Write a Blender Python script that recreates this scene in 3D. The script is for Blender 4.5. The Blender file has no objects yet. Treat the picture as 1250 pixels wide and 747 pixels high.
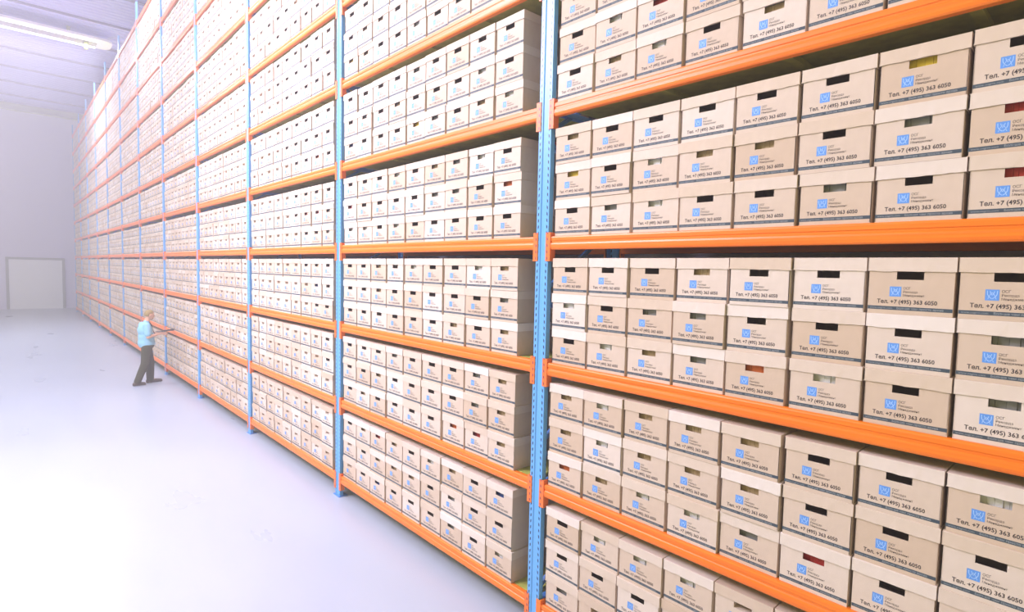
import bpy, bmesh, math, random
from mathutils import Vector, Matrix
random.seed(7)
S = bpy.context.scene
C = S.collection

# ------------------------------------------------------------------ camera
FPX = 683.45
CAM = Vector((3.1417, -3.1660, 2.9735))
R_ = Vector((0.67187658, 0.74030976, 0.02287626))
U_ = Vector((-0.06133071, 0.02482817, 0.99780865))
F_ = Vector((-0.7381195, 0.67180728, -0.06208519))
cam_data = bpy.data.cameras.new('camera')
cam_data.sensor_width = 36.0
cam_data.lens = FPX / 1250 * 36.0
cam_data.clip_start = 0.05
cam_data.clip_end = 300
cam = bpy.data.objects.new('camera', cam_data)
C.objects.link(cam)
M3 = Matrix((R_, U_, -F_)).transposed()
cam.matrix_world = Matrix.Translation(CAM) @ M3.to_4x4()
S.camera = cam

def project(v):
    d = Vector(v) - CAM
    z = d.dot(F_)
    if z < 0.05:
        return None
    return (625 + FPX * d.dot(R_) / z, 373.5 - FPX * d.dot(U_) / z)

# ------------------------------------------------------------------ world, lights, exposure
S.view_settings.view_transform = 'Standard'
S.view_settings.look = 'None'
S.view_settings.gamma = 1.0
S.view_settings.use_curve_mapping = False
S.view_settings.exposure = -0.06
world = bpy.data.worlds.new('world')
S.world = world
world.use_nodes = True
world.node_tree.nodes['Background'].inputs[0].default_value = (1.0, 0.88, 0.34, 1)
world.node_tree.nodes['Background'].inputs[1].default_value = 0.95

def area(name, loc, target, sx, sy, power, col):
    l = bpy.data.lights.new(name, 'AREA')
    l.shape = 'RECTANGLE'; l.size = sx; l.size_y = sy
    l.energy = power; l.color = col
    o = bpy.data.objects.new(name, l)
    C.objects.link(o)
    o.location = loc
    o.rotation_euler = (Vector(target) - Vector(loc)).to_track_quat('-Z', 'Y').to_euler()
    return o

HAZE = 0.019
FIXTURES = [(-25.8, 11.85, 2300), (-7.0, 11.85, 1300), (-15.5, 11.85, 1350)]
for i, (fx, fz, pw) in enumerate(FIXTURES):
    area('aisle_light', (fx, -5.0, fz - 0.12), (fx, -5.0, 0), 0.7, 10.0, pw, (0.80, 0.78, 1.0))
# unseen fill panel added over the aisle, tilted to brighten the racking
FILL = area('fill_light', (-5.3, -6.5, 8.0), (-3.2, 0.0, 3.4), 5.0, 3.0, 1650, (0.84, 0.78, 1.0))

# ------------------------------------------------------------------ materials
def mat(name, col, rough=0.6, metal=0.0, spec=0.5, build=None, emit=None):
    m = bpy.data.materials.new(name)
    m.use_nodes = True
    nt = m.node_tree
    b = nt.nodes['Principled BSDF']
    b.inputs['Base Color'].default_value = (*col, 1)
    b.inputs['Roughness'].default_value = rough
    b.inputs['Metallic'].default_value = metal
    b.inputs['Specular IOR Level'].default_value = spec
    if emit:
        b.inputs['Emission Color'].default_value = (*emit[0], 1)
        b.inputs['Emission Strength'].default_value = emit[1]
    if build:
        build(nt, b)
    return m

def n(nt, t, **k):
    x = nt.nodes.new(t)
    for a, v in k.items():
        setattr(x, a, v)
    return x

def ramp(nt, fac, stops):
    r = n(nt, 'ShaderNodeValToRGB')
    el = r.color_ramp.elements
    el[0].position, el[0].color = stops[0][0], (*stops[0][1], 1)
    el[1].position, el[1].color = stops[-1][0], (*stops[-1][1], 1)
    for p, c in stops[1:-1]:
        e = el.new(p); e.color = (*c, 1)
    nt.links.new(fac, r.inputs[0])
    return r.outputs[0]

def board(cA, cB, island):
    """cardboard: every box a slightly different board, faint fibres and fluting"""
    def f(nt, b):
        L = nt.links
        if island:
            g = n(nt, 'ShaderNodeNewGeometry'); rnd = g.outputs['Random Per Island']
        else:
            g = n(nt, 'ShaderNodeObjectInfo'); rnd = g.outputs['Random']
        c = ramp(nt, rnd, [(0.0, cA), (0.7, tuple((x + y) / 2 for x, y in zip(cA, cB))), (1.0, cB)])
        tc = n(nt, 'ShaderNodeTexCoord')
        mp = n(nt, 'ShaderNodeMapping'); mp.inputs['Scale'].default_value = (26, 26, 16)
        L.new(tc.outputs['Object'], mp.inputs[0])
        no = n(nt, 'ShaderNodeTexNoise'); no.inputs['Scale'].default_value = 1.0; no.inputs['Detail'].default_value = 4
        L.new(mp.outputs[0], no.inputs['Vector'])
        k = ramp(nt, no.outputs[0], [(0.3, (0.965, 0.96, 0.955)), (0.7, (1.015, 1.015, 1.015))])
        mx = n(nt, 'ShaderNodeMix', data_type='RGBA', blend_type='MULTIPLY')
        mx.inputs[0].default_value = 1
        L.new(c, mx.inputs[6]); L.new(k, mx.inputs[7])
        L.new(mx.outputs[2], b.inputs['Base Color'])
        bp = n(nt, 'ShaderNodeBump'); bp.inputs['Strength'].default_value = 0.05
        L.new(no.outputs[0], bp.inputs['Height']); L.new(bp.outputs[0], b.inputs['Normal'])
    return f

KA, KB = (0.61, 0.47, 0.35), (0.74, 0.64, 0.56)
M_KRAFT = mat('kraft_board', KA, 0.75, spec=0.25, build=board(KA, KB, False))
M_LID = mat('kraft_board_lid', KA, 0.72, spec=0.25, build=board((0.66, 0.53, 0.41), (0.80, 0.72, 0.66), False))
M_KRAFT_MASS = mat('kraft_board_rows', KA, 0.75, spec=0.25, build=board(KA, KB, True))
M_INK = mat('dark_ink', (0.055, 0.042, 0.045), 0.7)
M_SLATE = mat('slate_ink', (0.05, 0.075, 0.10), 0.7)
M_LOGO = mat('blue_ink', (0.11, 0.31, 0.78), 0.6)
M_PALE = mat('pale_ink', (0.25, 0.28, 0.30), 0.7)
M_SKYINK = mat('light_blue_ink', (0.40, 0.62, 0.98), 0.6)

def beam_nodes(nt, b):
    L = nt.links
    tc = n(nt, 'ShaderNodeTexCoord')
    no = n(nt, 'ShaderNodeTexNoise'); no.inputs['Scale'].default_value = 3.0
    mp = n(nt, 'ShaderNodeMapping'); mp.inputs['Scale'].default_value = (0.5, 20, 20)
    L.new(tc.outputs['Object'], mp.inputs[0]); L.new(mp.outputs[0], no.inputs['Vector'])
    c = ramp(nt, no.outputs[0], [(0.3, (0.90, 0.175, 0.004)), (0.7, (0.94, 0.225, 0.007))])
    L.new(c, b.inputs['Base Color'])
M_ORANGE = mat('orange_powder_coat', (0.9, 0.18, 0.015), 0.36, spec=0.5, build=beam_nodes)

def upright_nodes(nt, b):
    """two columns of slanted punched slots on the face of the post"""
    L = nt.links
    tc = n(nt, 'ShaderNodeTexCoord')
    sp = n(nt, 'ShaderNodeSeparateXYZ'); L.new(tc.outputs['Object'], sp.inputs[0])
    def m(op, a, bb=None, **k):
        x = n(nt, 'ShaderNodeMath', operation=op)
        for i, v in enumerate((a, bb)):
            if v is None: continue
            if isinstance(v, (int, float)): x.inputs[i].default_value = v
            else: L.new(v, x.inputs[i])
        return x.outputs[0]
    ax = m('ABSOLUTE', sp.outputs[0])
    sl = m('ADD', sp.outputs[2], m('MULTIPLY', ax, 0.9))
    zz = m('FRACT', m('DIVIDE', sl, 0.05))
    inz = m('LESS_THAN', zz, 0.48)
    inx = m('LESS_THAN', m('ABSOLUTE', m('SUBTRACT', ax, 0.047)), 0.006)
    fr = m('LESS_THAN', sp.outputs[1], 0.006)
    k = m('MULTIPLY', m('MULTIPLY', inz, inx), fr)
    mx = n(nt, 'ShaderNodeMix', data_type='RGBA')
    L.new(k, mx.inputs[0])
    mx.inputs[6].default_value = (0.14, 0.42, 0.84, 1)
    mx.inputs[7].default_value = (0.012, 0.02, 0.07, 1)
    L.new(mx.outputs[2], b.inputs['Base Color'])
M_BLUE = mat('blue_upright_paint', (0.14, 0.42, 0.84), 0.34, spec=0.5, build=upright_nodes)
M_BLUEP = mat('blue_frame_paint', (0.09, 0.26, 0.66), 0.4)

def conn_nodes(nt, b):
    L = nt.links
    tc = n(nt, 'ShaderNodeTexCoord')
    sp = n(nt, 'ShaderNodeSeparateXYZ'); L.new(tc.outputs['Object'], sp.inputs[0])
    def m(op, a, bb=None):
        x = n(nt, 'ShaderNodeMath', operation=op)
        for i, v in enumerate((a, bb)):
            if v is None: continue
            if isinstance(v, (int, float)): x.inputs[i].default_value = v
            else: L.new(v, x.inputs[i])
        return x.outputs[0]
    inz = m('LESS_THAN', m('FRACT', m('DIVIDE', m('ADD', sp.outputs[2], m('MULTIPLY', sp.outputs[0], 0.5)), 0.05)), 0.42)
    inx = m('LESS_THAN', m('ABSOLUTE', sp.outputs[0]), 0.006)
    k = m('MULTIPLY', inz, inx)
    mx = n(nt, 'ShaderNodeMix', data_type='RGBA')
    L.new(k, mx.inputs[0])
    mx.inputs[6].default_value = (0.88, 0.19, 0.03, 1)
    mx.inputs[7].default_value = (0.25, 0.05, 0.08, 1)
    L.new(mx.outputs[2], b.inputs['Base Color'])
M_CONN = mat('orange_connector_paint', (0.88, 0.19, 0.03), 0.4, build=conn_nodes)

def deck_nodes(nt, b):
    L = nt.links
    tc = n(nt, 'ShaderNodeTexCoord')
    no = n(nt, 'ShaderNodeTexNoise'); no.inputs['Scale'].default_value = 14; no.inputs['Detail'].default_value = 6
    L.new(tc.outputs['Object'], no.inputs['Vector'])
    c = ramp(nt, no.outputs[0], [(0.35, (0.42, 0.42, 0.07)), (0.65, (0.52, 0.52, 0.10))])  # olive tone of the shaded undersides painted into the deck colour
    L.new(c, b.inputs['Base Color'])
M_DECK = mat('shade_tinted_chipboard', (0.3, 0.25, 0.1), 0.8, build=deck_nodes)

def floor_nodes(nt, b):
    L = nt.links
    tc = n(nt, 'ShaderNodeTexCoord')
    mp = n(nt, 'ShaderNodeMapping'); mp.inputs['Scale'].default_value = (0.25, 0.8, 1)
    mp.inputs['Rotation'].default_value = (0, 0, 0.5)
    L.new(tc.outputs['Object'], mp.inputs[0])
    no = n(nt, 'ShaderNodeTexNoise'); no.inputs['Scale'].default_value = 1.3; no.inputs['Detail'].default_value = 7
    L.new(mp.outputs[0], no.inputs['Vector'])
    c = ramp(nt, no.outputs[0], [(0.35, (0.43, 0.48, 0.565)), (0.62, (0.46, 0.51, 0.59))])
    L.new(c, b.inputs['Base Color'])
    r = n(nt, 'ShaderNodeMapRange'); r.inputs[3].default_value = 0.24; r.inputs[4].default_value = 0.34
    L.new(no.outputs[0], r.inputs[0]); L.new(r.outputs[0], b.inputs['Roughness'])
M_FLOOR = mat('white_epoxy_floor', (0.78, 0.81, 0.87), 0.25, build=floor_nodes)
M_CEIL = mat('lavender_roof_sheet', (0.42, 0.42, 0.78), 0.45, metal=0.1)
M_PURLIN = mat('purlin_steel', (0.12, 0.09, 0.18), 0.5)
M_WALL = mat('pale_wall_panel', (0.66, 0.63, 0.82), 0.6)
M_OLIVE = mat('olive_steel', (0.42, 0.46, 0.02), 0.5)
M_WHITE = mat('white_enamel', (0.86, 0.84, 0.9), 0.4)
M_TUBE = mat('lit_tube', (1, 1, 1), 0.4, emit=((0.95, 0.92, 1.0), 1.6))
M_HOUSE = mat('grey_housing', (0.35, 0.33, 0.32), 0.5)
M_DOORP = mat('white_door_panel', (0.88, 0.88, 0.92), 0.4)
M_DOORF = mat('grey_door_frame', (0.3, 0.32, 0.3), 0.5)

# ------------------------------------------------------------------ mesh helpers
def link(name, me, parent=None, mats=()):
    o = bpy.data.objects.new(name, me)
    C.objects.link(o)
    for m_ in mats:
        if m_.name not in [x.name for x in me.materials if x]:
            me.materials.append(m_)
    if parent: o.parent = parent
    return o

def empty(name, loc=(0, 0, 0), label=None, cat=None, group=None):
    o = bpy.data.objects.new(name, None)
    C.objects.link(o)
    o.location = loc
    o.empty_display_size = 0.1
    if label: o['label'] = label
    if cat: o['category'] = cat
    if group: o['group'] = group
    return o

class MB:
    def __init__(s):
        s.v = []; s.f = []; s.m = []
    def quad(s, a, b, c, d, m=0):
        k = len(s.v); s.v += [a, b, c, d]; s.f.append((k, k + 1, k + 2, k + 3)); s.m.append(m)
    def box(s, x0, x1, y0, y1, z0, z1, m=0, skip=''):
        k = len(s.v)
        s.v += [(x0, y0, z0), (x1, y0, z0), (x1, y1, z0), (x0, y1, z0), (x0, y0, z1), (x1, y0, z1), (x1, y1, z1), (x0, y1, z1)]
        F = {'b': (0, 3, 2, 1), 't': (4, 5, 6, 7), 'f': (0, 1, 5, 4), 'r': (1, 2, 6, 5), 'k': (2, 3, 7, 6), 'l': (3, 0, 4, 7)}
        for n_, q in F.items():
            if n_ in skip: continue
            s.f.append(tuple(k + i for i in q)); s.m.append(m)
    def bar(s, p, q, w, h=None, m=0):
        """box beam from p to q"""
        p, q = Vector(p), Vector(q); h = h or w
        d = (q - p).normalized()
        up = Vector((0, 0, 1)) if abs(d.z) < 0.9 else Vector((0, 1, 0))
        a = d.cross(up).normalized() * w / 2; b = a.cross(d).normalized() * h / 2
        k = len(s.v)
        for c in (p, q):
            s.v += [tuple(c - a - b), tuple(c + a - b), tuple(c + a + b), tuple(c - a + b)]
        for q_ in ((0, 1, 2, 3), (7, 6, 5, 4), (0, 4, 5, 1), (1, 5, 6, 2), (2, 6, 7, 3), (3, 7, 4, 0)):
            s.f.append(tuple(k + i for i in q_)); s.m.append(m)
    def prism(s, prof, x0, x1, m=0):
        """profile of (y, z) points extruded along x"""
        k = len(s.v); N = len(prof)
        s.v += [(x0, y, z) for y, z in prof] + [(x1, y, z) for y, z in prof]
        for i in range(N):
            j = (i + 1) % N
            s.f.append((k + i, k + j, k + N + j, k + N + i)); s.m.append(m)
        s.f.append(tuple(k + i for i in reversed(range(N)))); s.m.append(m)
        s.f.append(tuple(k + N + i for i in range(N))); s.m.append(m)
    def mesh(s, name, mats, fix=True):
        me = bpy.data.meshes.new(name)
        me.from_pydata(s.v, [], s.f)
        for m_ in mats: me.materials.append(m_)
        me.polygons.foreach_set('material_index', s.m)
        me.update()
        if fix:
            bm = bmesh.new(); bm.from_mesh(me)
            bmesh.ops.recalc_face_normals(bm, faces=bm.faces)
            bm.to_mesh(me); bm.free()
        return me

def bevel(me, w, seg=2, ang=0.6):
    bm = bmesh.new(); bm.from_mesh(me)
    bmesh.ops.remove_doubles(bm, verts=bm.verts, dist=1e-5)
    ed = [e for e in bm.edges if len(e.link_faces) == 2 and e.calc_face_angle(0) > ang]
    bmesh.ops.bevel(bm, geom=ed, offset=w, segments=seg, affect='EDGES', profile=0.5)
    bm.to_mesh(me); bm.free()
    return me

def structure(name, me):
    o = link(name, me)
    o['kind'] = 'structure'
    return o

# ------------------------------------------------------------------ setting
XE = -42.0        # end wall
ZC = 12.3         # roof sheet
b = MB(); b.box(XE - 0.3, 9.0, -13.0, 1.9, -0.2, 0.0)
structure('floor', b.mesh('floor', [M_FLOOR]))
b = MB()          # trapezoidal roof sheet, ribs across the aisle
x = XE - 0.3; prof = []
while x < 9.0:
    prof += [(x, ZC + 0.04), (x + 0.17, ZC + 0.04), (x + 0.20, ZC), (x + 0.27, ZC), (x + 0.30, ZC + 0.04)]
    x += 0.30
for (xa, za), (xb, zb) in zip(prof, prof[1:]):
    if xb > xa:
        b.quad((xa, -13, za), (xb, -13, zb), (xb, 1.9, zb), (xa, 1.9, za))
b.box(XE - 0.3, 9.0, -13.0, 1.9, ZC + 0.08, ZC + 0.2)
structure('ceiling', b.mesh('ceiling', [M_CEIL], fix=False))
b = MB(); b.box(XE - 0.3, XE, -13.0, 1.9, 0.0, ZC)
structure('wall_end', b.mesh('wall_end', [M_WALL]))
b = MB(); b.box(XE, 9.0, 1.7, 1.9, 0.0, ZC)
structure('wall_back', b.mesh('wall_back', [M_WALL]))
for i in range(16):
    px = -39.9 + 3.1 * i
    b = MB(); b.box(px - 0.012, px + 0.012, -13.0, 1.7, ZC - 0.075, ZC)
    b.box(px - 0.035, px + 0.035, -13.0, 1.7, ZC - 0.085, ZC - 0.075)
    structure('trim_%d' % (i + 1), b.mesh('purlin', [M_PURLIN]))
b = MB(); b.box(XE, XE + 0.25, -13.0, 1.7, ZC - 0.45, ZC - 0.1); b.box(XE, XE + 0.45, -13, 1.7, ZC - 0.50, ZC - 0.45)
structure('trim_17', b.mesh('end_beam', [M_OLIVE]))
# bright roller doors low on the end wall
for i, (y0, y1, z0, z1) in enumerate([(-2.9, -0.4, 0.0, 3.0), (-7.4, -4.0, 0.0, 3.6)]):
    b = MB(); b.box(XE + 0.002, XE + 0.06, y0, y1, z0, z1)
    for k in range(int((z1 - z0) / 0.3)):
        zz = z0 + 0.3 * (k + 1)
        b.box(XE + 0.06, XE + 0.075, y0, y1, zz - 0.02, zz)
    d = structure('door_%d' % (i + 1), b.mesh('door', [M_DOORP]))
    b = MB(); b.box(XE + 0.001, XE + 0.12, y0 - 0.14, y0, z0, z1 + 0.14); b.box(XE + 0.001, XE + 0.12, y1, y1 + 0.14, z0, z1 + 0.14)
    b.box(XE + 0.001, XE + 0.12, y0, y1, z1, z1 + 0.14)
    link('door_frame', b.mesh('door_frame', [M_DOORF]), d)

# ------------------------------------------------------------------ hanging fluorescent rows
def rounded_bar(x0, x1, y0, y1, z0, z1, r, m=0):
    """slab whose far ends (y1) are rounded in plan"""
    b = MB(); pts = [(x0, y0), (x1, y0)]
    for k in range(7):
        a = math.pi / 2 * k / 6
        pts.append((x1 - r + r * math.cos(a), y1 - r + r * math.sin(a)))
    for k in range(7):
        a = math.pi / 2 + math.pi / 2 * k / 6
        pts.append((x0 + r + r * math.cos(a), y1 - r + r * math.sin(a)))
    N = len(pts)
    b.v = [(x, y, z0) for x, y in pts] + [(x, y, z1) for x, y in pts]
    b.f = [tuple(reversed(range(N))), tuple(range(N, 2 * N))] + [(i, (i + 1) % N, N + (i + 1) % N, N + i) for i in range(N)]
    b.m = [m] * len(b.f)
    return b

LBL = ['white ceiling light row hanging above the far end of the racking',
       'white ceiling light row hanging over the near bays',
       'white ceiling light row hanging over the person']
for i, (fx, fz, pw) in enumerate(FIXTURES):
    t = empty('ceiling_light', (fx, -5, fz), LBL[i], 'ceiling light', 'ceiling light rows')
    b = rounded_bar(-0.6, 0.6, -5.0, 5.4, 0.0, 0.09, 0.35)
    link('light_frame', b.mesh('light_frame', [M_WHITE]), t)
    b = MB(); b.box(-0.33, 0.33, -4.9, 4.9, -0.03, -0.001)
    link('housing', b.mesh('light_housing', [M_HOUSE]), t)
    for sx in (-0.42, 0.42):
        b = MB(); b.box(sx - 0.04, sx + 0.04, -4.9, 4.9, -0.08, -0.001)
        link('light_tube', bevel(b.mesh('light_tube', [M_TUBE]), 0.02), t)
    b = MB(); b.box(-0.06, 0.06, 4.5, 4.6, -0.30, -0.001); b.box(-0.16, 0.16, 4.48, 4.62, -0.12, -0.04)
    link('bracket', b.mesh('light_bracket', [M_OLIVE]), t)
    for yy in (-4.0, 0.0, 4.0):
        b = MB(); b.box(-0.05, 0.05, yy - 0.05, yy + 0.05, 0.09, ZC - 0.02 - fz); b.box(-0.14, 0.14, yy - 0.03, yy + 0.03, 0.09, 0.2)
        link('hanger', b.mesh('light_hanger', [M_OLIVE]), t)

t = empty('fill_light_panel', tuple(FILL.location), 'added wide white fill light panel on cables over the aisle, tilted towards the racking', 'floodlight')
t.rotation_euler = FILL.rotation_euler  # housing made up to carry the added, unseen fill light
b = MB(); b.box(-2.58, 2.58, -1.58, 1.58, 0.02, 0.12)
for a in ((-2.58, -2.52, -1.58, 1.58), (2.52, 2.58, -1.58, 1.58), (-2.52, 2.52, -1.58, -1.52), (-2.52, 2.52, 1.52, 1.58)):
    b.box(a[0], a[1], a[2], a[3], -0.05, 0.02)
link('housing', b.mesh('fill_housing', [M_WHITE]), t)
b = MB(); b.box(-2.5, 2.5, -1.5, 1.5, 0.004, 0.018)
link('diffuser', b.mesh('fill_diffuser', [M_TUBE]), t)
bpy.context.view_layer.update()
for cx_, cy_ in ((-2.4, -1.4), (2.4, -1.4), (-2.4, 1.4), (2.4, 1.4)):
    w0 = t.matrix_world @ Vector((cx_, cy_, 0.12)); w1 = Vector((w0.x, w0.y, ZC + 0.02))
    iv = t.matrix_world.inverted()
    b = MB(); b.bar(iv @ w0, iv @ w1, 0.02)
    link('cable', b.mesh('fill_cable', [M_HOUSE]), t)

# ------------------------------------------------------------------ pallet racking
ZL = [0.198, 1.194, 2.177, 3.170, 4.191, 5.197, 6.181, 7.188, 8.162, 9.169, 10.17]   # beam connector centres
UX = {-2: 7.01, -1: 3.505, 0: 0.0, 1: -3.638, 2: -7.176, 3: -10.615, 4: -14.074, 5: -17.539,
      6: -21.03, 7: -24.53, 8: -28.04, 9: -31.54, 10: -35.05, 11: -38.55}
BAYS = list(range(-1, 12))          # bay k spans UX[k] .. UX[k-1]
DEPTH = 0.95
TOP = 10.83
rack = empty('pallet_rack', (UX[0], 0, 0), 'tall blue and orange steel pallet racking filled with archive boxes', 'pallet rack')
inv = Matrix.Translation((-UX[0], 0, 0))

def upright_mesh(h):
    # folded steel section seen from above (x, y): face, sides, return lips
    outer = [(-0.066, 0.045), (-0.066, 0.0), (-0.026, 0.0), (-0.018, 0.007), (0.018, 0.007), (0.026, 0.0), (0.066, 0.0), (0.066, 0.045)]
    inner = [(0.0635, 0.045), (0.0635, 0.003), (0.027, 0.003), (0.019, 0.010), (-0.019, 0.010), (-0.027, 0.003), (-0.0635, 0.003), (-0.0635, 0.045)]
    pts = outer + inner
    b = MB(); N = len(pts)
    b.v = [(x, y, 0) for x, y in pts] + [(x, y, h) for x, y in pts]
    b.f = [(i, (i + 1) % N, N + (i + 1) % N, N + i) for i in range(N)]
    for z in (0, N):
        for i in range(len(outer) - 1):
            b.f.append((z + i, z + i + 1, z + N - 2 - i, z + N - 1 - i))
    b.m = [0] * len(b.f)
    return b.mesh('upright', [M_BLUE])
UM = upright_mesh(TOP - 0.008)
for k, ux in UX.items():
    for y, rot in ((0.0, 0), (DEPTH, math.pi)):
        o = link('upright', UM, rack); o.location = (ux, y, 0.008); o.rotation_euler = (0, 0, rot)
        b = MB(); b.box(-0.085, 0.085, -0.02, 0.10, 0, 0.008); b.box(-0.05, 0.05, 0.012, 0.04, 0.008, 0.06)
        for sx in (-0.07, 0.07): b.box(sx - 0.008, sx + 0.008, 0.03, 0.046, 0.008, 0.018)
        f = link('foot_plate', b.mesh('foot_plate', [M_BLUEP]), rack); f.location = (ux, y, 0); f.rotation_euler = (0, 0, rot)
    b = MB()
    for i, z in enumerate(ZL):
        b.box(-0.03, 0.03, 0.046, DEPTH - 0.046, z + 0.03, z + 0.07)
    zz = 0.35; s = 0
    while zz < TOP - 0.6:
        y0, y1 = (0.05, DEPTH - 0.05) if s % 2 == 0 else (DEPTH - 0.05, 0.05)
        b.bar((0, y0, zz), (0, y1, zz + 0.55), 0.03)
        zz += 0.62; s += 1
    o = link('frame_brace', b.mesh('frame_brace', [M_BLUEP]), rack); o.location = (ux, 0, 0)

BEAM = [(0.000, -0.044), (0.006, -0.052), (0.046, -0.052), (0.050, -0.047), (0.050, 0.047), (0.046, 0.052), (0.010, 0.052), (0.003, 0.048),
        (0.0, 0.040), (0.0, 0.019), (0.005, 0.014), (0.005, 0.004), (0.0, -0.001), (-0.003, -0.012), (-0.003, -0.030)]
def beam_into(b, x0, x1, y, z, back=False):
    pr = [(y + (DEPTH - 2 * y) * 0 + (-(py) if back else py), z + pz) for py, pz in BEAM]
    b.prism(pr, x0, x1)
def connector_into(b, x, side, y, z, back=False):
    s = -1 if back else 1
    x0, x1 = sorted((x, x + side * 0.036))
    ya, yb = sorted((y - s * 0.006, y - s * 0.0005))
    b.box(x0, x1, ya, yb, z - 0.112, z + 0.112)
    xe0, xe1 = sorted((x - side * 0.014, x))
    ya, yb = sorted((y - s * 0.006, y + s * 0.052))
    b.box(xe0, xe1, ya, yb, z - 0.112, z + 0.112)

cells = []
for k in BAYS:
    for l, z in enumerate(ZL):
        p = project(((UX[k] + UX[k - 1]) / 2, 0, z))
        dist = (Vector(((UX[k] + UX[k - 1]) / 2, 0, z)) - CAM).length
        seen = p is not None and -250 < p[0] < 1500 and -200 < p[1] < 900
        cells.append((0 if seen else 1, dist, k, l))
cells.sort()
mass = MB(); dmass = MB()
beam_cache = {}
for idx, (_, _, k, l) in enumerate(cells):
    xa, xb = UX[k] + 0.080, UX[k - 1] - 0.080
    z = ZL[l]; zb = z + 0.03
    beam_into(mass, xa, xb, DEPTH, zb, True)
    connector_into(mass, xa, -1, DEPTH, z, True); connector_into(mass, xb, 1, DEPTH, z, True)
    if idx < 96:
        b = MB(); beam_into(b, xa - UX[k], xb - UX[k], 0, 0)
        if idx >= 48:
            connector_into(b, xa - UX[k], -1, 0, -0.03); connector_into(b, xb - UX[k], 1, 0, -0.03)
        o = link('beam', b.mesh('beam', [M_ORANGE]), rack); o.location = (UX[k], 0, zb)
        if idx < 48:
            for (xc, sd) in ((xa, -1), (xb, 1)):
                b = MB(); connector_into(b, -sd * 0.018, sd, 0, 0)
                c = link('end_connector', b.mesh('end_connector', [M_CONN]), o)
                c.location = (xc + sd * 0.018 - UX[k], 0, -0.03)
        b = MB(); b.box(xa - UX[k], xb - UX[k], 0.052, DEPTH - 0.052, -0.018, 0.0)
        for q in range(1, 4):
            xq = (xa - UX[k]) + (xb - xa) * q / 4
            b.box(xq - 0.025, xq + 0.025, 0.052, DEPTH - 0.052, -0.05, -0.018)
        o = link('shelf_deck', b.mesh('shelf_deck', [M_DECK]), rack); o.location = (UX[k], 0, z + 0.082)
    else:
        beam_into(mass, xa, xb, 0, zb)
        connector_into(mass, xa, -1, 0, z); connector_into(mass, xb, 1, 0, z)
        dmass.box(xa, xb, 0.052, DEPTH - 0.052, z + 0.064, z + 0.082)
o = link('rear_and_far_beams', mass.mesh('rear_and_far_beams', [M_ORANGE]), rack); o['kind'] = 'stuff'
o = link('far_shelf_decks', dmass.mesh('far_shelf_decks', [M_DECK]), rack); o['kind'] = 'stuff'

# ------------------------------------------------------------------ archive boxes
BW, BD, BH = 0.340, 0.395, 0.268        # body
LW, LD, LH = 0.3515, 0.408, 0.066        # lid
BOXH = 0.2735
PITCH = 0.360
HX0, HX1, HZ0, HZ1 = -0.054, 0.054, 0.168, 0.2065

def body_mesh(v):
    b = MB(); w = BW / 2; T = 0.004
    z1 = BH
    # front panel ring round the handle slot (outer and inner skins)
    for y in (0.0, T):
        b.quad((-w, y, 0), (w, y, 0), (w, y, HZ0), (-w, y, HZ0))
        b.quad((-w, y, HZ1), (w, y, HZ1), (w, y, z1), (-w, y, z1))
        b.quad((-w, y, HZ0), (HX0, y, HZ0), (HX0, y, HZ1), (-w, y, HZ1))
        b.quad((HX1, y, HZ0), (w, y, HZ0), (w, y, HZ1), (HX1, y, HZ1))
    b.quad((HX0, 0, HZ0), (HX1, 0, HZ0), (HX1, T, HZ0), (HX0, T, HZ0))
    b.quad((HX0, 0, HZ1), (HX1, 0, HZ1), (HX1, T, HZ1), (HX0, T, HZ1))
    b.quad((HX0, 0, HZ0), (HX0, T, HZ0), (HX0, T, HZ1), (HX0, 0, HZ1))
    b.quad((HX1, 0, HZ0), (HX1, T, HZ0), (HX1, T, HZ1), (HX1, 0, HZ1))
    b.quad((-w, 0, z1), (w, 0, z1), (w, T, z1), (-w, T, z1))
    b.box(-w, w, 0, BD, 0, 0.004, skip='f')
    b.box(-w, -w + T, 0, BD, 0.004, z1); b.box(w - T, w, 0, BD, 0.004, z1)
    b.box(-w + T, w - T, BD - T, BD, 0.004, z1)
    return b.mesh('box_body_%d' % v, [M_KRAFT], fix=False)

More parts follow.
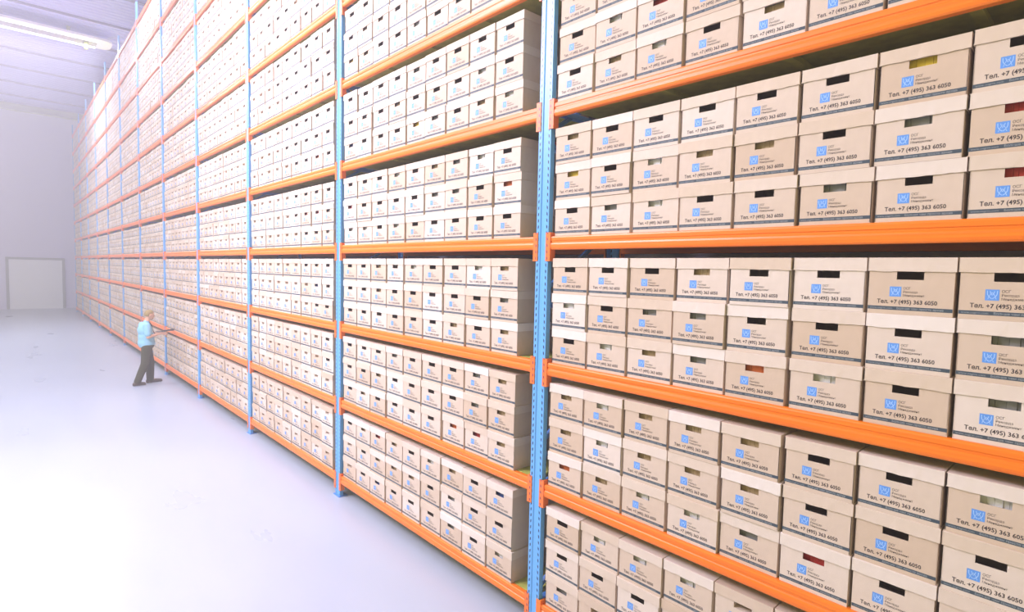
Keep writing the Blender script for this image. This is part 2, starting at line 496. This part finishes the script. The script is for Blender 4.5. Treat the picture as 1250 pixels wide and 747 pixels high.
def lid_mesh(v):
    rnd = random.Random(v)
    b = MB(); w = LW / 2; y0 = -(LD - BD) / 2; y1 = BD + (LD - BD) / 2
    zt = BOXH; zb = BOXH - LH; N = 12
    sag = [rnd.uniform(-0.0022, 0.0012) for _ in range(N + 1)]
    bow = [0.0012 * math.sin(math.pi * i / N) * rnd.uniform(-1, 1) for i in range(N + 1)]
    tilt = rnd.uniform(-0.002, 0.002)
    xs = [-w + 2 * w * i / N for i in range(N + 1)]
    for i in range(N):
        a, c = xs[i], xs[i + 1]
        za = zb + sag[i] + tilt * a / w; zc = zb + sag[i + 1] + tilt * c / w
        yb_, yc_ = y0 + bow[i], y0 + bow[i + 1]
        b.quad((a, yb_, za), (c, yc_, zc), (c, y0, zt - 0.002), (a, y0, zt - 0.002))
        b.quad((a, yb_ + 0.0035, za), (c, yc_ + 0.0035, zc), (c, y0 + 0.0035, zt - 0.004), (a, y0 + 0.0035, zt - 0.004))
        b.quad((a, yb_, za), (c, yc_, zc), (c, yc_ + 0.0035, zc), (a, yb_ + 0.0035, za))
        b.quad((a, y0, zt - 0.002), (c, y0, zt - 0.002), (c, y0 + 0.003, zt), (a, y0 + 0.003, zt))
    b.quad((-w, y0 + 0.003, zt), (w, y0 + 0.003, zt), (w, y1, zt), (-w, y1, zt))
    b.quad((-w + .004, y0 + 0.003, zt - .004), (w - .004, y0 + 0.003, zt - .004), (w - .004, y1, zt - .004), (-w + .004, y1, zt - .004))
    b.box(-w, -w + 0.0035, y0, y1, zb + sag[0] - tilt, zt - 0.0005); b.box(w - 0.0035, w, y0, y1, zb + sag[N] + tilt, zt - 0.0005)
    b.box(-w, w, y1 - 0.0035, y1, zb, zt - 0.0005)
    return b.mesh('box_lid_%d' % v, [M_LID], fix=False)

def text_mesh(txt, size, sx=1.0, bold=0.0):
    cu = bpy.data.curves.new('t', 'FONT')
    cu.body = txt; cu.size = size; cu.resolution_u = 2; cu.offset = bold
    o = bpy.data.objects.new('t', cu); C.objects.link(o)
    bpy.context.view_layer.update()
    me = bpy.data.meshes.new_from_object(o.evaluated_get(bpy.context.evaluated_depsgraph_get()))
    bpy.data.objects.remove(o); bpy.data.curves.remove(cu)
    return [(v.co.x * sx, v.co.y) for v in me.vertices], [tuple(p.vertices) for p in me.polygons]

def print_mesh():
    b = MB(); w = BW / 2; Y = -0.0005; Y2 = -0.0009
    U = lambda u: -w + u * BW
    def flat(x0, x1, z0, z1, m, y=Y): b.quad((x0, y, z0), (x1, y, z0), (x1, y, z1), (x0, y, z1), m)
    flat(-w + 0.001, w - 0.001, 0.021, 0.038, 1)
    flat(U(.265), U(.405), 0.086, 0.134, 2)
    # pale strokes of the mark inside the blue square
    cx0, cx1, cz0, cz1 = U(.265), U(.405), 0.086, 0.134
    P = lambda u, v: (cx0 + (cx1 - cx0) * u, cz0 + (cz1 - cz0) * v)
    def stroke(pts, t):
        for (u0, v0), (u1, v1) in zip(pts, pts[1:]):
            a, c = Vector(P(u0, v0)), Vector(P(u1, v1)); d = (c - a).normalized(); nn = Vector((-d.y, d.x)) * t / 2
            b.quad((a.x - nn.x, Y2, a.y - nn.y), (c.x - nn.x, Y2, c.y - nn.y), (c.x + nn.x, Y2, c.y + nn.y), (a.x + nn.x, Y2, a.y + nn.y), 4)
    stroke([(.14, .88), (.16, .55), (.30, .30), (.48, .16)], .0028)
    stroke([(.86, .88), (.84, .55), (.70, .30), (.52, .16)], .0028)
    stroke([(.34, .84), (.42, .58), (.50, .48), (.58, .58), (.66, .84)], .0026)
    stroke([(.20, .12), (.34, .50), (.50, .72), (.66, .50), (.80, .12)], .0022)
    def put(txt, x, z, size, width, m, bold=0.0, y=Y):
        vs, fs = text_mesh(txt, size, 1.0, bold)
        xm = max(v[0] for v in vs); s = width / xm
        k = len(b.v)
        b.v += [(x + vx * s, y, z + vz) for vx, vz in vs]
        for f in fs: b.f.append(tuple(k + i for i in f)); b.m.append(m)
    put('ОСГ', U(.425), 0.121, 0.0165, 0.030, 0)
    put('Рекордз', U(.425), 0.1045, 0.0155, 0.058, 0)
    put('Менеджмент', U(.425), 0.088, 0.0155, 0.086, 0)
    put('Тел. +7 (495) 363 6050', U(.115), 0.0525, 0.0265, BW * .71, 0, 0.0006)
    put('www.osgrm.com', U(.03), 0.0255, 0.0125, BW * .28, 3, 0.0002, Y2)
    put('Больше чем просто архив', U(.36), 0.0255, 0.0135, BW * .54, 3, 0.0004, Y2)
    return b.mesh('front_print', [M_INK, M_SLATE, M_LOGO, M_PALE, M_SKYINK], fix=False)

BODY = body_mesh(0)
LIDS = [lid_mesh(i) for i in range(6)]
PRINT = print_mesh()
PAPERC = {'white': (0.85, 0.85, 0.88), 'red': (0.55, 0.04, 0.03), 'yellow': (0.80, 0.58, 0.03), 'blue': (0.05, 0.12, 0.40),
          'tan': (0.55, 0.40, 0.22), 'orange': (0.75, 0.18, 0.03), 'grey': (0.30, 0.30, 0.30)}
PAPER = {}
for nme, col in PAPERC.items():
    b = MB()
    rr = random.Random(len(nme))
    x = -0.148
    top = 0.225
    while x < 0.14:
        t = rr.uniform(0.012, 0.04)
        b.box(x, min(x + t, 0.148), 0.030 + rr.uniform(0, 0.006), 0.36, 0.005, top - rr.uniform(0.0, 0.012)); x += t + 0.001
    PAPER[nme] = b.mesh('papers_' + nme, [mat('paper_' + nme, col, 0.6)])
m_ = MB(); 
# slot colours picked out in the picture: (bay, shelf, row, column from the left)
SLOT = {(0, 3, 2, 6): 'yellow', (0, 3, 1, 7): 'red', (0, 3, 0, 7): 'red', (0, 3, 1, 0): 'yellow', (0, 3, 1, 2): 'white', (0, 3, 1, 3): 'tan',
        (0, 3, 1, 4): 'tan', (0, 3, 1, 6): 'grey', (0, 3, 0, 1): 'grey', (0, 3, 0, 2): 'white', (0, 3, 2, 0): 'tan', (0, 3, 2, 1): 'dark',
        (0, 3, 2, 2): 'dark', (0, 3, 2, 3): 'dark', (0, 3, 2, 4): 'dark', (0, 3, 2, 5): 'dark', (0, 3, 2, 7): 'dark', (0, 3, 0, 0): 'dark',
        (0, 3, 0, 3): 'dark', (0, 3, 0, 4): 'dark', (0, 3, 0, 5): 'grey', (0, 3, 0, 6): 'dark', (0, 3, 1, 1): 'dark', (0, 3, 1, 5): 'dark',
        (0, 2, 2, 3): 'tan', (0, 2, 0, 4): 'orange', (0, 2, 0, 5): 'white', (0, 2, 2, 7): 'dark', (0, 2, 2, 6): 'dark', (0, 2, 2, 5): 'dark',
        (0, 2, 1, 3): 'grey', (0, 2, 0, 2): 'tan', (0, 2, 0, 3): 'grey', (0, 2, 1, 7): 'grey', (0, 2, 1, 5): 'dark', (0, 2, 1, 6): 'dark',
        (0, 2, 0, 6): 'dark', (0, 2, 0, 7): 'grey', (0, 2, 1, 4): 'dark', (0, 2, 2, 4): 'dark', (0, 2, 2, 0): 'dark', (0, 2, 2, 1): 'dark',
        (0, 1, 2, 0): 'tan', (0, 1, 2, 1): 'white', (0, 1, 2, 2): 'tan', (0, 1, 2, 3): 'tan', (0, 1, 2, 4): 'tan', (0, 1, 2, 5): 'dark',
        (0, 1, 2, 6): 'dark', (0, 1, 1, 0): 'tan', (0, 1, 1, 1): 'white', (0, 1, 1, 2): 'tan', (0, 1, 1, 3): 'tan', (0, 1, 1, 4): 'tan',
        (0, 1, 1, 5): 'dark', (0, 1, 0, 2): 'white', (0, 1, 0, 3): 'white', (0, 1, 0, 4): 'grey', (0, 1, 0, 5): 'red', (0, 1, 0, 1): 'tan',
        (0, 1, 0, 0): 'orange', (0, 0, 2, 0): 'dark', (0, 0, 2, 1): 'white', (0, 0, 2, 2): 'white', (0, 0, 2, 3): 'white',
        (0, 4, 0, 5): 'dark', (0, 4, 0, 4): 'tan', (0, 4, 0, 0): 'dark', (0, 4, 0, 1): 'tan',
        (1, 3, 1, 8): 'orange', (1, 3, 1, 6): 'grey', (1, 3, 0, 7): 'dark', (1, 3, 0, 8): 'dark', (1, 2, 2, 7): 'white', (1, 2, 0, 8): 'tan',
        (1, 1, 2, 8): 'tan', (1, 1, 1, 8): 'tan', (1, 1, 0, 8): 'tan', (1, 0, 2, 8): 'blue', (1, 4, 0, 8): 'white', (1, 4, 0, 4): 'yellow'}
items = []
for k in BAYS:
    start = UX[k] + 0.100; pit = 0.3590 if k == 0 else 0.3605
    for l in range(10):
        zb = ZL[l] + 0.0825
        for r in range(3):
            rr = random.Random(k * 1000 + l * 10 + r)
            x = start + rr.uniform(0.0, 0.008)
            gap_at = rr.choice([None, None, 2, 3, 4, 5, 6])
            for j in range(9):
                if j == gap_at: x += 0.012
                cx = x + PITCH / 2
                yy = rr.uniform(0.014, 0.030)
                rot = rr.uniform(-0.004, 0.004)
                z = zb + r * (BOXH + 0.0006)
                slot = SLOT.get((k, l, r, j)) or rr.choices(['dark', 'tan', 'white', 'grey', 'yellow', 'blue', 'orange', 'red'],
                                                            [66, 14, 8, 9, 1, 1, 1, 0.4])[0]
                a = project((cx - BW / 2, 0, z)); c = project((cx + BW / 2, 0, z + BOXH))
                ar = 0
                if a and c:
                    x0, x1 = max(0, min(a[0], c[0])), min(1250, max(a[0], c[0]))
                    y0, y1 = max(0, min(a[1], c[1])), min(747, max(a[1], c[1]))
                    if x1 > x0 and y1 > y0: ar = (x1 - x0) * (y1 - y0)
                items.append((ar, k, l, r, j, cx, yy, z, rot, slot, rr.randrange(6)))
                x += pit
items.sort(key=lambda t: -t[0])
ORD = ['first', 'second', 'third', 'fourth', 'fifth', 'sixth', 'seventh', 'eighth', 'ninth', 'tenth']
ROW = ['bottom', 'middle', 'top']
SHELF = ['lowest', 'second', 'third', 'fourth', 'fifth', 'sixth', 'seventh', 'eighth', 'ninth', 'tenth']
POST = {0: 'near', 1: 'near', 2: 'second', 3: 'third', 4: 'fourth', 5: 'fifth'}
for (ar, k, l, r, j, cx, yy, z, rot, slot, lv) in items[:300]:
    if k == 0: place = ORD[j] + ' right of near blue post'
    else: place = ORD[8 - j] + ' left of ' + POST[k] + ' blue post'
    shelf = 'lowest shelf' if l == 0 else SHELF[l] + ' shelf up'
    lab = 'archive box, %s handle slot, %s, %s row, %s' % (slot, place, ROW[r], shelf)
    t = empty('archive_box', (cx, yy, z), lab, 'archive box', 'cardboard archive boxes on the racking')
    t.rotation_euler = (0, 0, rot)
    link('box_body', BODY, t)
    o = link('lid', LIDS[lv], t)
    link('front_print', PRINT, t)
    if slot != 'dark':
        link('papers', PAPER[slot], t)

def mass_box(b, cx, yy, z):
    w = BW / 2; y = yy
    X0, X1 = cx - w, cx + w
    hx0, hx1 = cx + HX0, cx + HX1; hz0, hz1 = z + HZ0, z + HZ1; zt = z + BH
    k = len(b.v)
    # one island: front ring sharing corners, recess, sides
    b.v += [(X0, y, z), (X1, y, z), (X1, y, zt), (X0, y, zt), (hx0, y, hz0), (hx1, y, hz0), (hx1, y, hz1), (hx0, y, hz1),
            (hx0, y + .36, hz0), (hx1, y + .36, hz0), (hx1, y + .36, hz1), (hx0, y + .36, hz1), (X0, y + BD, z), (X1, y + BD, z), (X1, y + BD, zt), (X0, y + BD, zt)]
    for q in ((0, 1, 5, 4), (1, 2, 6, 5), (2, 3, 7, 6), (3, 0, 4, 7), (4, 5, 9, 8), (5, 6, 10, 9), (6, 7, 11, 10), (7, 4, 8, 11), (8, 9, 10, 11),
              (1, 13, 14, 2), (12, 0, 3, 15), (13, 12, 15, 14)):
        b.f.append(tuple(k + i for i in q)); b.m.append(0)
    dw = (LW - BW) / 2
    b.box(X0 - dw, X1 + dw, y - .006, y + BD + .006, z + BOXH - LH, z + BOXH, 0)
    yq = y - .0008
    b.quad((X0 + .001, yq, z + .021), (X1 - .001, yq, z + .021), (X1 - .001, yq, z + .038), (X0 + .001, yq, z + .038), 1)
    U = lambda u: X0 + u * BW
    b.quad((U(.265), yq, z + .086), (U(.405), yq, z + .086), (U(.405), yq, z + .134), (U(.265), yq, z + .134), 2)
    for u0, u1, z0, z1 in ((.425, .51, .122, .130), (.425, .6, .1055, .1125), (.425, .68, .089, .096), (.115, .23, .053, .066), (.29, .35, .054, .068),
                           (.38, .53, .053, .070), (.56, .66, .053, .068), (.69, .825, .053, .068)):
        for s in range(max(1, int((u1 - u0) / .028))):
            a = u0 + s * .028
            b.quad((U(a), yq, z + z0), (U(a + .018), yq, z + z0), (U(a + .018), yq, z + z1), (U(a), yq, z + z1), 3)
b = MB()
for (ar, k, l, r, j, cx, yy, z, rot, slot, lv) in items[300:]:
    mass_box(b, cx, yy, z)
o = link('archive_boxes', b.mesh('archive_boxes', [M_KRAFT_MASS, M_SLATE, M_LOGO, M_INK], fix=False))
o['kind'] = 'stuff'
o['label'] = 'hundreds of small distant cardboard archive boxes filling the far bays of the racking'
o['category'] = 'archive boxes'
b = MB()
for (ar, k, l, r, j, cx, yy, z, rot, slot, lv) in items:
    b.box(cx - BW / 2, cx + BW / 2, 0.46, 0.46 + BD, z, z + BOXH - LH)
    b.box(cx - LW / 2, cx + LW / 2, 0.454, 0.466 + BD, z + BOXH - LH, z + BOXH)
o = link('archive_boxes_behind', b.mesh('archive_boxes_behind', [M_KRAFT_MASS], fix=False))
o['kind'] = 'stuff'
o['label'] = 'second row of cardboard archive boxes standing behind the front row in the racking'
o['category'] = 'archive boxes'
# ------------------------------------------------------------------ faint haze hanging in the long aisle
b = MB(); b.box(XE + 0.5, 8.5, -12.9, -0.10, 0.01, 11.4)
hz = link('haze', b.mesh('haze', []))
hm = bpy.data.materials.new('dusty_air'); hm.use_nodes = True
hn = hm.node_tree; hn.nodes.clear()
vs = hn.nodes.new('ShaderNodeVolumeScatter'); vo = hn.nodes.new('ShaderNodeOutputMaterial')
vs.inputs['Color'].default_value = (0.96, 0.92, 1.0, 1); vs.inputs['Density'].default_value = HAZE; vs.inputs['Anisotropy'].default_value = 0.2
hn.links.new(vs.outputs[0], vo.inputs['Volume'])
hz.data.materials.append(hm)
hz['kind'] = 'stuff'; hz['label'] = 'faint pale haze in the air of the long aisle'; hz['category'] = 'haze'
# ------------------------------------------------------------------ person checking the boxes
M_SKIN = mat('skin', (0.72, 0.42, 0.28), 0.55)
M_HAIR = mat('light_brown_hair', (0.36, 0.25, 0.08), 0.7)
M_SHIRT = mat('light_blue_cloth', (0.30, 0.62, 0.82), 0.8)
M_TROUS = mat('dark_olive_cloth', (0.050, 0.048, 0.014), 0.85)
M_SHOE = mat('brown_leather', (0.10, 0.075, 0.055), 0.4)
M_GUN = mat('dark_grey_plastic', (0.05, 0.05, 0.045), 0.45)
M_EYE = mat('eye_dark', (0.03, 0.02, 0.02), 0.2)
M_LIP = mat('lip', (0.52, 0.22, 0.17), 0.5)

def ell(bm, c, r, seg=24):
    v = bmesh.ops.create_uvsphere(bm, u_segments=seg, v_segments=seg // 2, radius=1)['verts']
    for x in v:
        x.co = Vector((x.co.x * r[0] + c[0], x.co.y * r[1] + c[1], x.co.z * r[2] + c[2]))
    return v
def cap(bm, pts):
    """chain of tapered capsules through (x, y, z, radius)"""
    for a, c in zip(pts, pts[1:]):
        p, q = Vector(a[:3]), Vector(c[:3]); d = q - p
        N = 16
        rot = d.to_track_quat('Z', 'Y')
        ra, rc = a[3], c[3]
        rings = []
        for k in range(-4, 1):
            t = k * math.pi / 8
            rings.append((p, ra * math.cos(t), ra * math.sin(t)))
        for k in range(0, 5):
            t = k * math.pi / 8
            rings.append((q, rc * math.cos(t), rc * math.sin(t)))
        vr = []
        for o_, rad, off in rings:
            rad = max(rad, 1e-4)
            vr.append([bm.verts.new(o_ + rot @ Vector((rad * math.cos(2 * math.pi * i / N), rad * math.sin(2 * math.pi * i / N), off))) for i in range(N)])
        for u, w in zip(vr, vr[1:]):
            for i in range(N):
                bm.faces.new((u[i], u[(i + 1) % N], w[(i + 1) % N], w[i]))
        bm.faces.new(list(reversed(vr[0]))); bm.faces.new(vr[-1])
def fuse(bm, name, voxel, smooth=6, cut=None):
    me = bpy.data.meshes.new(name); bm.to_mesh(me); bm.free()
    o = bpy.data.objects.new(name, me); C.objects.link(o)
    m = o.modifiers.new('r', 'REMESH'); m.mode = 'VOXEL'; m.voxel_size = voxel
    if smooth:
        sm = o.modifiers.new('s', 'SMOOTH'); sm.iterations = smooth; sm.factor = 0.5
    bpy.context.view_layer.update()
    out = bpy.data.meshes.new_from_object(o.evaluated_get(bpy.context.evaluated_depsgraph_get()))
    bpy.data.objects.remove(o); bpy.data.meshes.remove(me)
    if cut:
        b_ = bmesh.new(); b_.from_mesh(out)
        for co, no in cut:
            r = bmesh.ops.bisect_plane(b_, geom=b_.verts[:] + b_.edges[:] + b_.faces[:], plane_co=co, plane_no=no, clear_outer=True)
            ed = [e for e in r['geom_cut'] if isinstance(e, bmesh.types.BMEdge)]
            if ed: bmesh.ops.holes_fill(b_, edges=ed)
        b_.to_mesh(out); b_.free()
    out.name = name
    out.polygons.foreach_set('use_smooth', [True] * len(out.polygons))
    return out

NK = Vector((-0.02, 0, 1.60)); TILT = Matrix.Rotation(math.radians(16), 3, 'Y')
def tilt(verts):
    for v in verts: v.co = NK + TILT @ (v.co - NK)

bm = bmesh.new()
ell(bm, (-.03, 0, .98), (.135, .165, .13)); ell(bm, (-.05, 0, 1.14), (.125, .155, .16)); ell(bm, (-.07, 0, 1.34), (.115, .175, .16))
cap(bm, [(-.08, -.16, 1.45, .062), (-.08, .16, 1.45, .062)])
cap(bm, [(-.06, 0, 1.47, .066), (-.02, 0, 1.60, .056)])
hv = ell(bm, (-.005, 0, 1.715), (.098, .077, .106)) + ell(bm, (.034, 0, 1.66), (.062, .056, .060)) + ell(bm, (.045, 0, 1.70), (.056, .058, .055))
hv += ell(bm, (.100, 0, 1.682), (.020, .013, .016), 12) + ell(bm, (.094, 0, 1.70), (.012, .009, .024), 12) + ell(bm, (.084, 0, 1.625), (.018, .022, .014), 12)
hv += ell(bm, (.080, .03, 1.725), (.018, .024, .008), 12) + ell(bm, (.080, -.03, 1.725), (.018, .024, .008), 12)
for sy in (-1, 1):
    hv += ell(bm, (-.005, sy * .079, 1.695), (.018, .008, .030), 12)
tilt(hv)
# legs (inside the trousers) and feet (inside the shoes)
cap(bm, [(-.05, -.09, .93, .085), (-.12, -.10, .52, .055), (-.30, -.11, .12, .040)]); cap(bm, [(-.30, -.11, .10, .036), (-.22, -.11, .05, .028)])
cap(bm, [(-.02, .09, .93, .085), (.06, .09, .50, .055), (.05, .10, .12, .040)]); cap(bm, [(.05, .10, .10, .036), (.20, .10, .045, .026)])
# arms
cap(bm, [(-.09, -.20, 1.45, .055), (-.09, -.245, 1.18, .043), (.20, -.165, 1.245, .027)])
cap(bm, [(.20, -.165, 1.245, .027), (.245, -.155, 1.235, .024)])
cap(bm, [(-.07, .20, 1.45, .055), (-.03, .25, 1.18, .043), (.17, .13, 1.235, .027)])
# right hand: palm and five fingers closed on the scanner grip
for k, zz in enumerate((1.252, 1.233, 1.214, 1.197)):
    cap(bm, [(.235, -.156, 1.24 - .004 * k, .013), (.305, -.150, zz, .0105)])
    L_ = (.0, .004, .002, -.006)[k]
    cap(bm, [(.305, -.150, zz, .0100), (.345 + L_, -.147, zz - .002, .0090), (.375 + L_, -.128, zz - .004, .0082), (.368 + L_, -.104, zz - .005, .0076)])
cap(bm, [(.245, -.140, 1.245, .013), (.295, -.108, 1.258, .0105), (.340, -.098, 1.262, .0088)])
# left hand: palm under the tablet, fingers fanned forward, thumb over its edge
for k, dy in enumerate((-.036, -.012, .012, .034)):
    cap(bm, [(.18, .125 + dy * .3, 1.236, .015), (.245, .075 + dy * .8, 1.240, .011)])
    cap(bm, [(.245, .075 + dy * .8, 1.240, .0098), (.285 + .004 * (k == 1), .055 + dy, 1.245, .0088), (.315 + (.0, .012, .008, -.008)[k], .045 + dy * 1.1, 1.249, .0076)])
cap(bm, [(.19, .14, 1.240, .013), (.225, .135, 1.262, .010), (.258, .122, 1.281, .0085)])
BODYM = fuse(bm, 'person_body', 0.005, 3)
P = empty('person', (-12.98, -.55, 0.0), 'person in light blue shirt and dark trousers standing in the aisle scanning boxes', 'person')
fwd = Vector((-.15, .99)).normalized()
P.rotation_euler = (0, 0, math.atan2(fwd.y, fwd.x))
link('body', BODYM, P, [M_SKIN])
bm = bmesh.new()
ell(bm, (-.05, 0, 1.02), (.185, .190, .18)); ell(bm, (-.05, 0, 1.16), (.175, .185, .18)); ell(bm, (-.08, 0, 1.33), (.155, .195, .175))
cap(bm, [(-.09, -.155, 1.44, .080), (-.09, .155, 1.44, .080)])
cap(bm, [(-.09, -.19, 1.45, .078), (-.095, -.235, 1.25, .074)]); cap(bm, [(-.07, .19, 1.45, .078), (-.045, .235, 1.25, .074)])
cap(bm, [(-.06, 0, 1.47, .078), (-.04, 0, 1.535, .067)])
link('shirt', fuse(bm, 'shirt', 0.010, 30, [((0, 0, .91), (0, 0, -1))]), P, [M_SHIRT])
bm = bmesh.new()
ell(bm, (-.04, 0, .97), (.160, .180, .13))
cap(bm, [(-.07, -.09, .90, .118), (-.12, -.10, .52, .090), (-.29, -.11, .10, .076)])
cap(bm, [(-.02, .09, .90, .118), (.05, .09, .50, .095), (.05, .10, .09, .082)])
link('trousers', fuse(bm, 'trousers', 0.010, 14, [((0, 0, .055), (0, 0, -1))]), P, [M_TROUS])
for (a, c, w) in (((-.35, -.11), (-.15, -.105), 0), ((.0, .10), (.28, .10), 0)):
    bm = bmesh.new()
    cap(bm, [(a[0], a[1], .050, .046), ((a[0] + c[0]) / 2, a[1], .050, .044), (c[0], c[1], .036, .036)])
    for k in range(5):
        t = k / 4; ell(bm, (a[0] + (c[0] - a[0]) * t, a[1] + (c[1] - a[1]) * t, .020), (.048, .046, .020), 12)
    link('shoe', fuse(bm, 'shoe', 0.006, 3, [((0, 0, .002), (0, 0, -1))]), P, [M_SHOE])
bm = bmesh.new()
v = ell(bm, (-.014, 0, 1.722), (.106, .086, .112), 32); tilt([])
bmesh.ops.delete(bm, geom=[x for x in bm.verts if (x.co.x > .045 and x.co.z < 1.765) or (x.co.x > -.02 and x.co.z < 1.725) or x.co.z < 1.655], context='VERTS')
tilt(bm.verts)
me = bpy.data.meshes.new('hair'); bm.to_mesh(me); bm.free()
me.polygons.foreach_set('use_smooth', [True] * len(me.polygons))
h = link('hair', me, P, [M_HAIR]); sm = h.modifiers.new('thick', 'SOLIDIFY'); sm.thickness = 0.012; sm.offset = -1
for sy in (-1, 1):
    bm = bmesh.new(); tilt(ell(bm, (.093, sy * .030, 1.708), (.010, .012, .008), 12))
    me = bpy.data.meshes.new('eye'); bm.to_mesh(me); bm.free(); link('eye', me, P, [M_EYE])
bm = bmesh.new(); tilt(ell(bm, (.093, 0, 1.650), (.010, .022, .007), 12))
me = bpy.data.meshes.new('mouth'); bm.to_mesh(me); bm.free(); link('mouth', me, P, [M_LIP])
bm = bmesh.new(); cap(bm, [(.005, -.045, 1.53, .007), (.062, -.03, 1.45, .007), (.088, 0, 1.33, .007), (.135, .0, 1.22, .008)])
cap(bm, [(.005, .045, 1.53, .007), (.062, .03, 1.45, .007), (.088, 0, 1.33, .007)])
me = bpy.data.meshes.new('lanyard'); bm.to_mesh(me); bm.free(); link('lanyard', me, P, [M_GUN])
TM = Matrix.Translation(P.location) @ P.rotation_euler.to_matrix().to_4x4()
# scanner held in the right hand
g = empty('barcode_scanner', TM @ Vector((.345, -.125, 1.16)), 'dark handheld barcode scanner in right hand of person in blue shirt', 'scanner')
g.rotation_euler = P.rotation_euler
b = MB(); b.bar((-.07, 0, .135), (.13, 0, .15), .045, .035); b.bar((.11, 0, .149), (.17, 0, .154), .070, .050)
link('scanner_head', bevel(b.mesh('scanner_head', [M_GUN]), .008), g)
b = MB(); b.bar((.0, 0, -.01), (.006, 0, .13), .028, .034); b.bar((-.003, 0, -.025), (.0, 0, .0), .040, .048)
link('grip', bevel(b.mesh('grip', [mat('orange_grip', (0.40, 0.22, 0.05), 0.5)]), .006), g)
t = empty('tablet', TM @ Vector((.30, .06, 1.268)), 'thin dark tablet lying on left hand of person in blue shirt', 'tablet')
t.rotation_euler = P.rotation_euler
b = MB(); b.box(-.10, .11, -.075, .075, -.008, .004)
link('tablet_body', bevel(b.mesh('tablet_body', [M_GUN]), .003), t)
b = MB(); b.box(-.09, .10, -.066, .066, .0042, .0050)
link('screen', b.mesh('tablet_screen', [mat('tablet_glass', (0.02, 0.02, 0.025), 0.1)]), t)
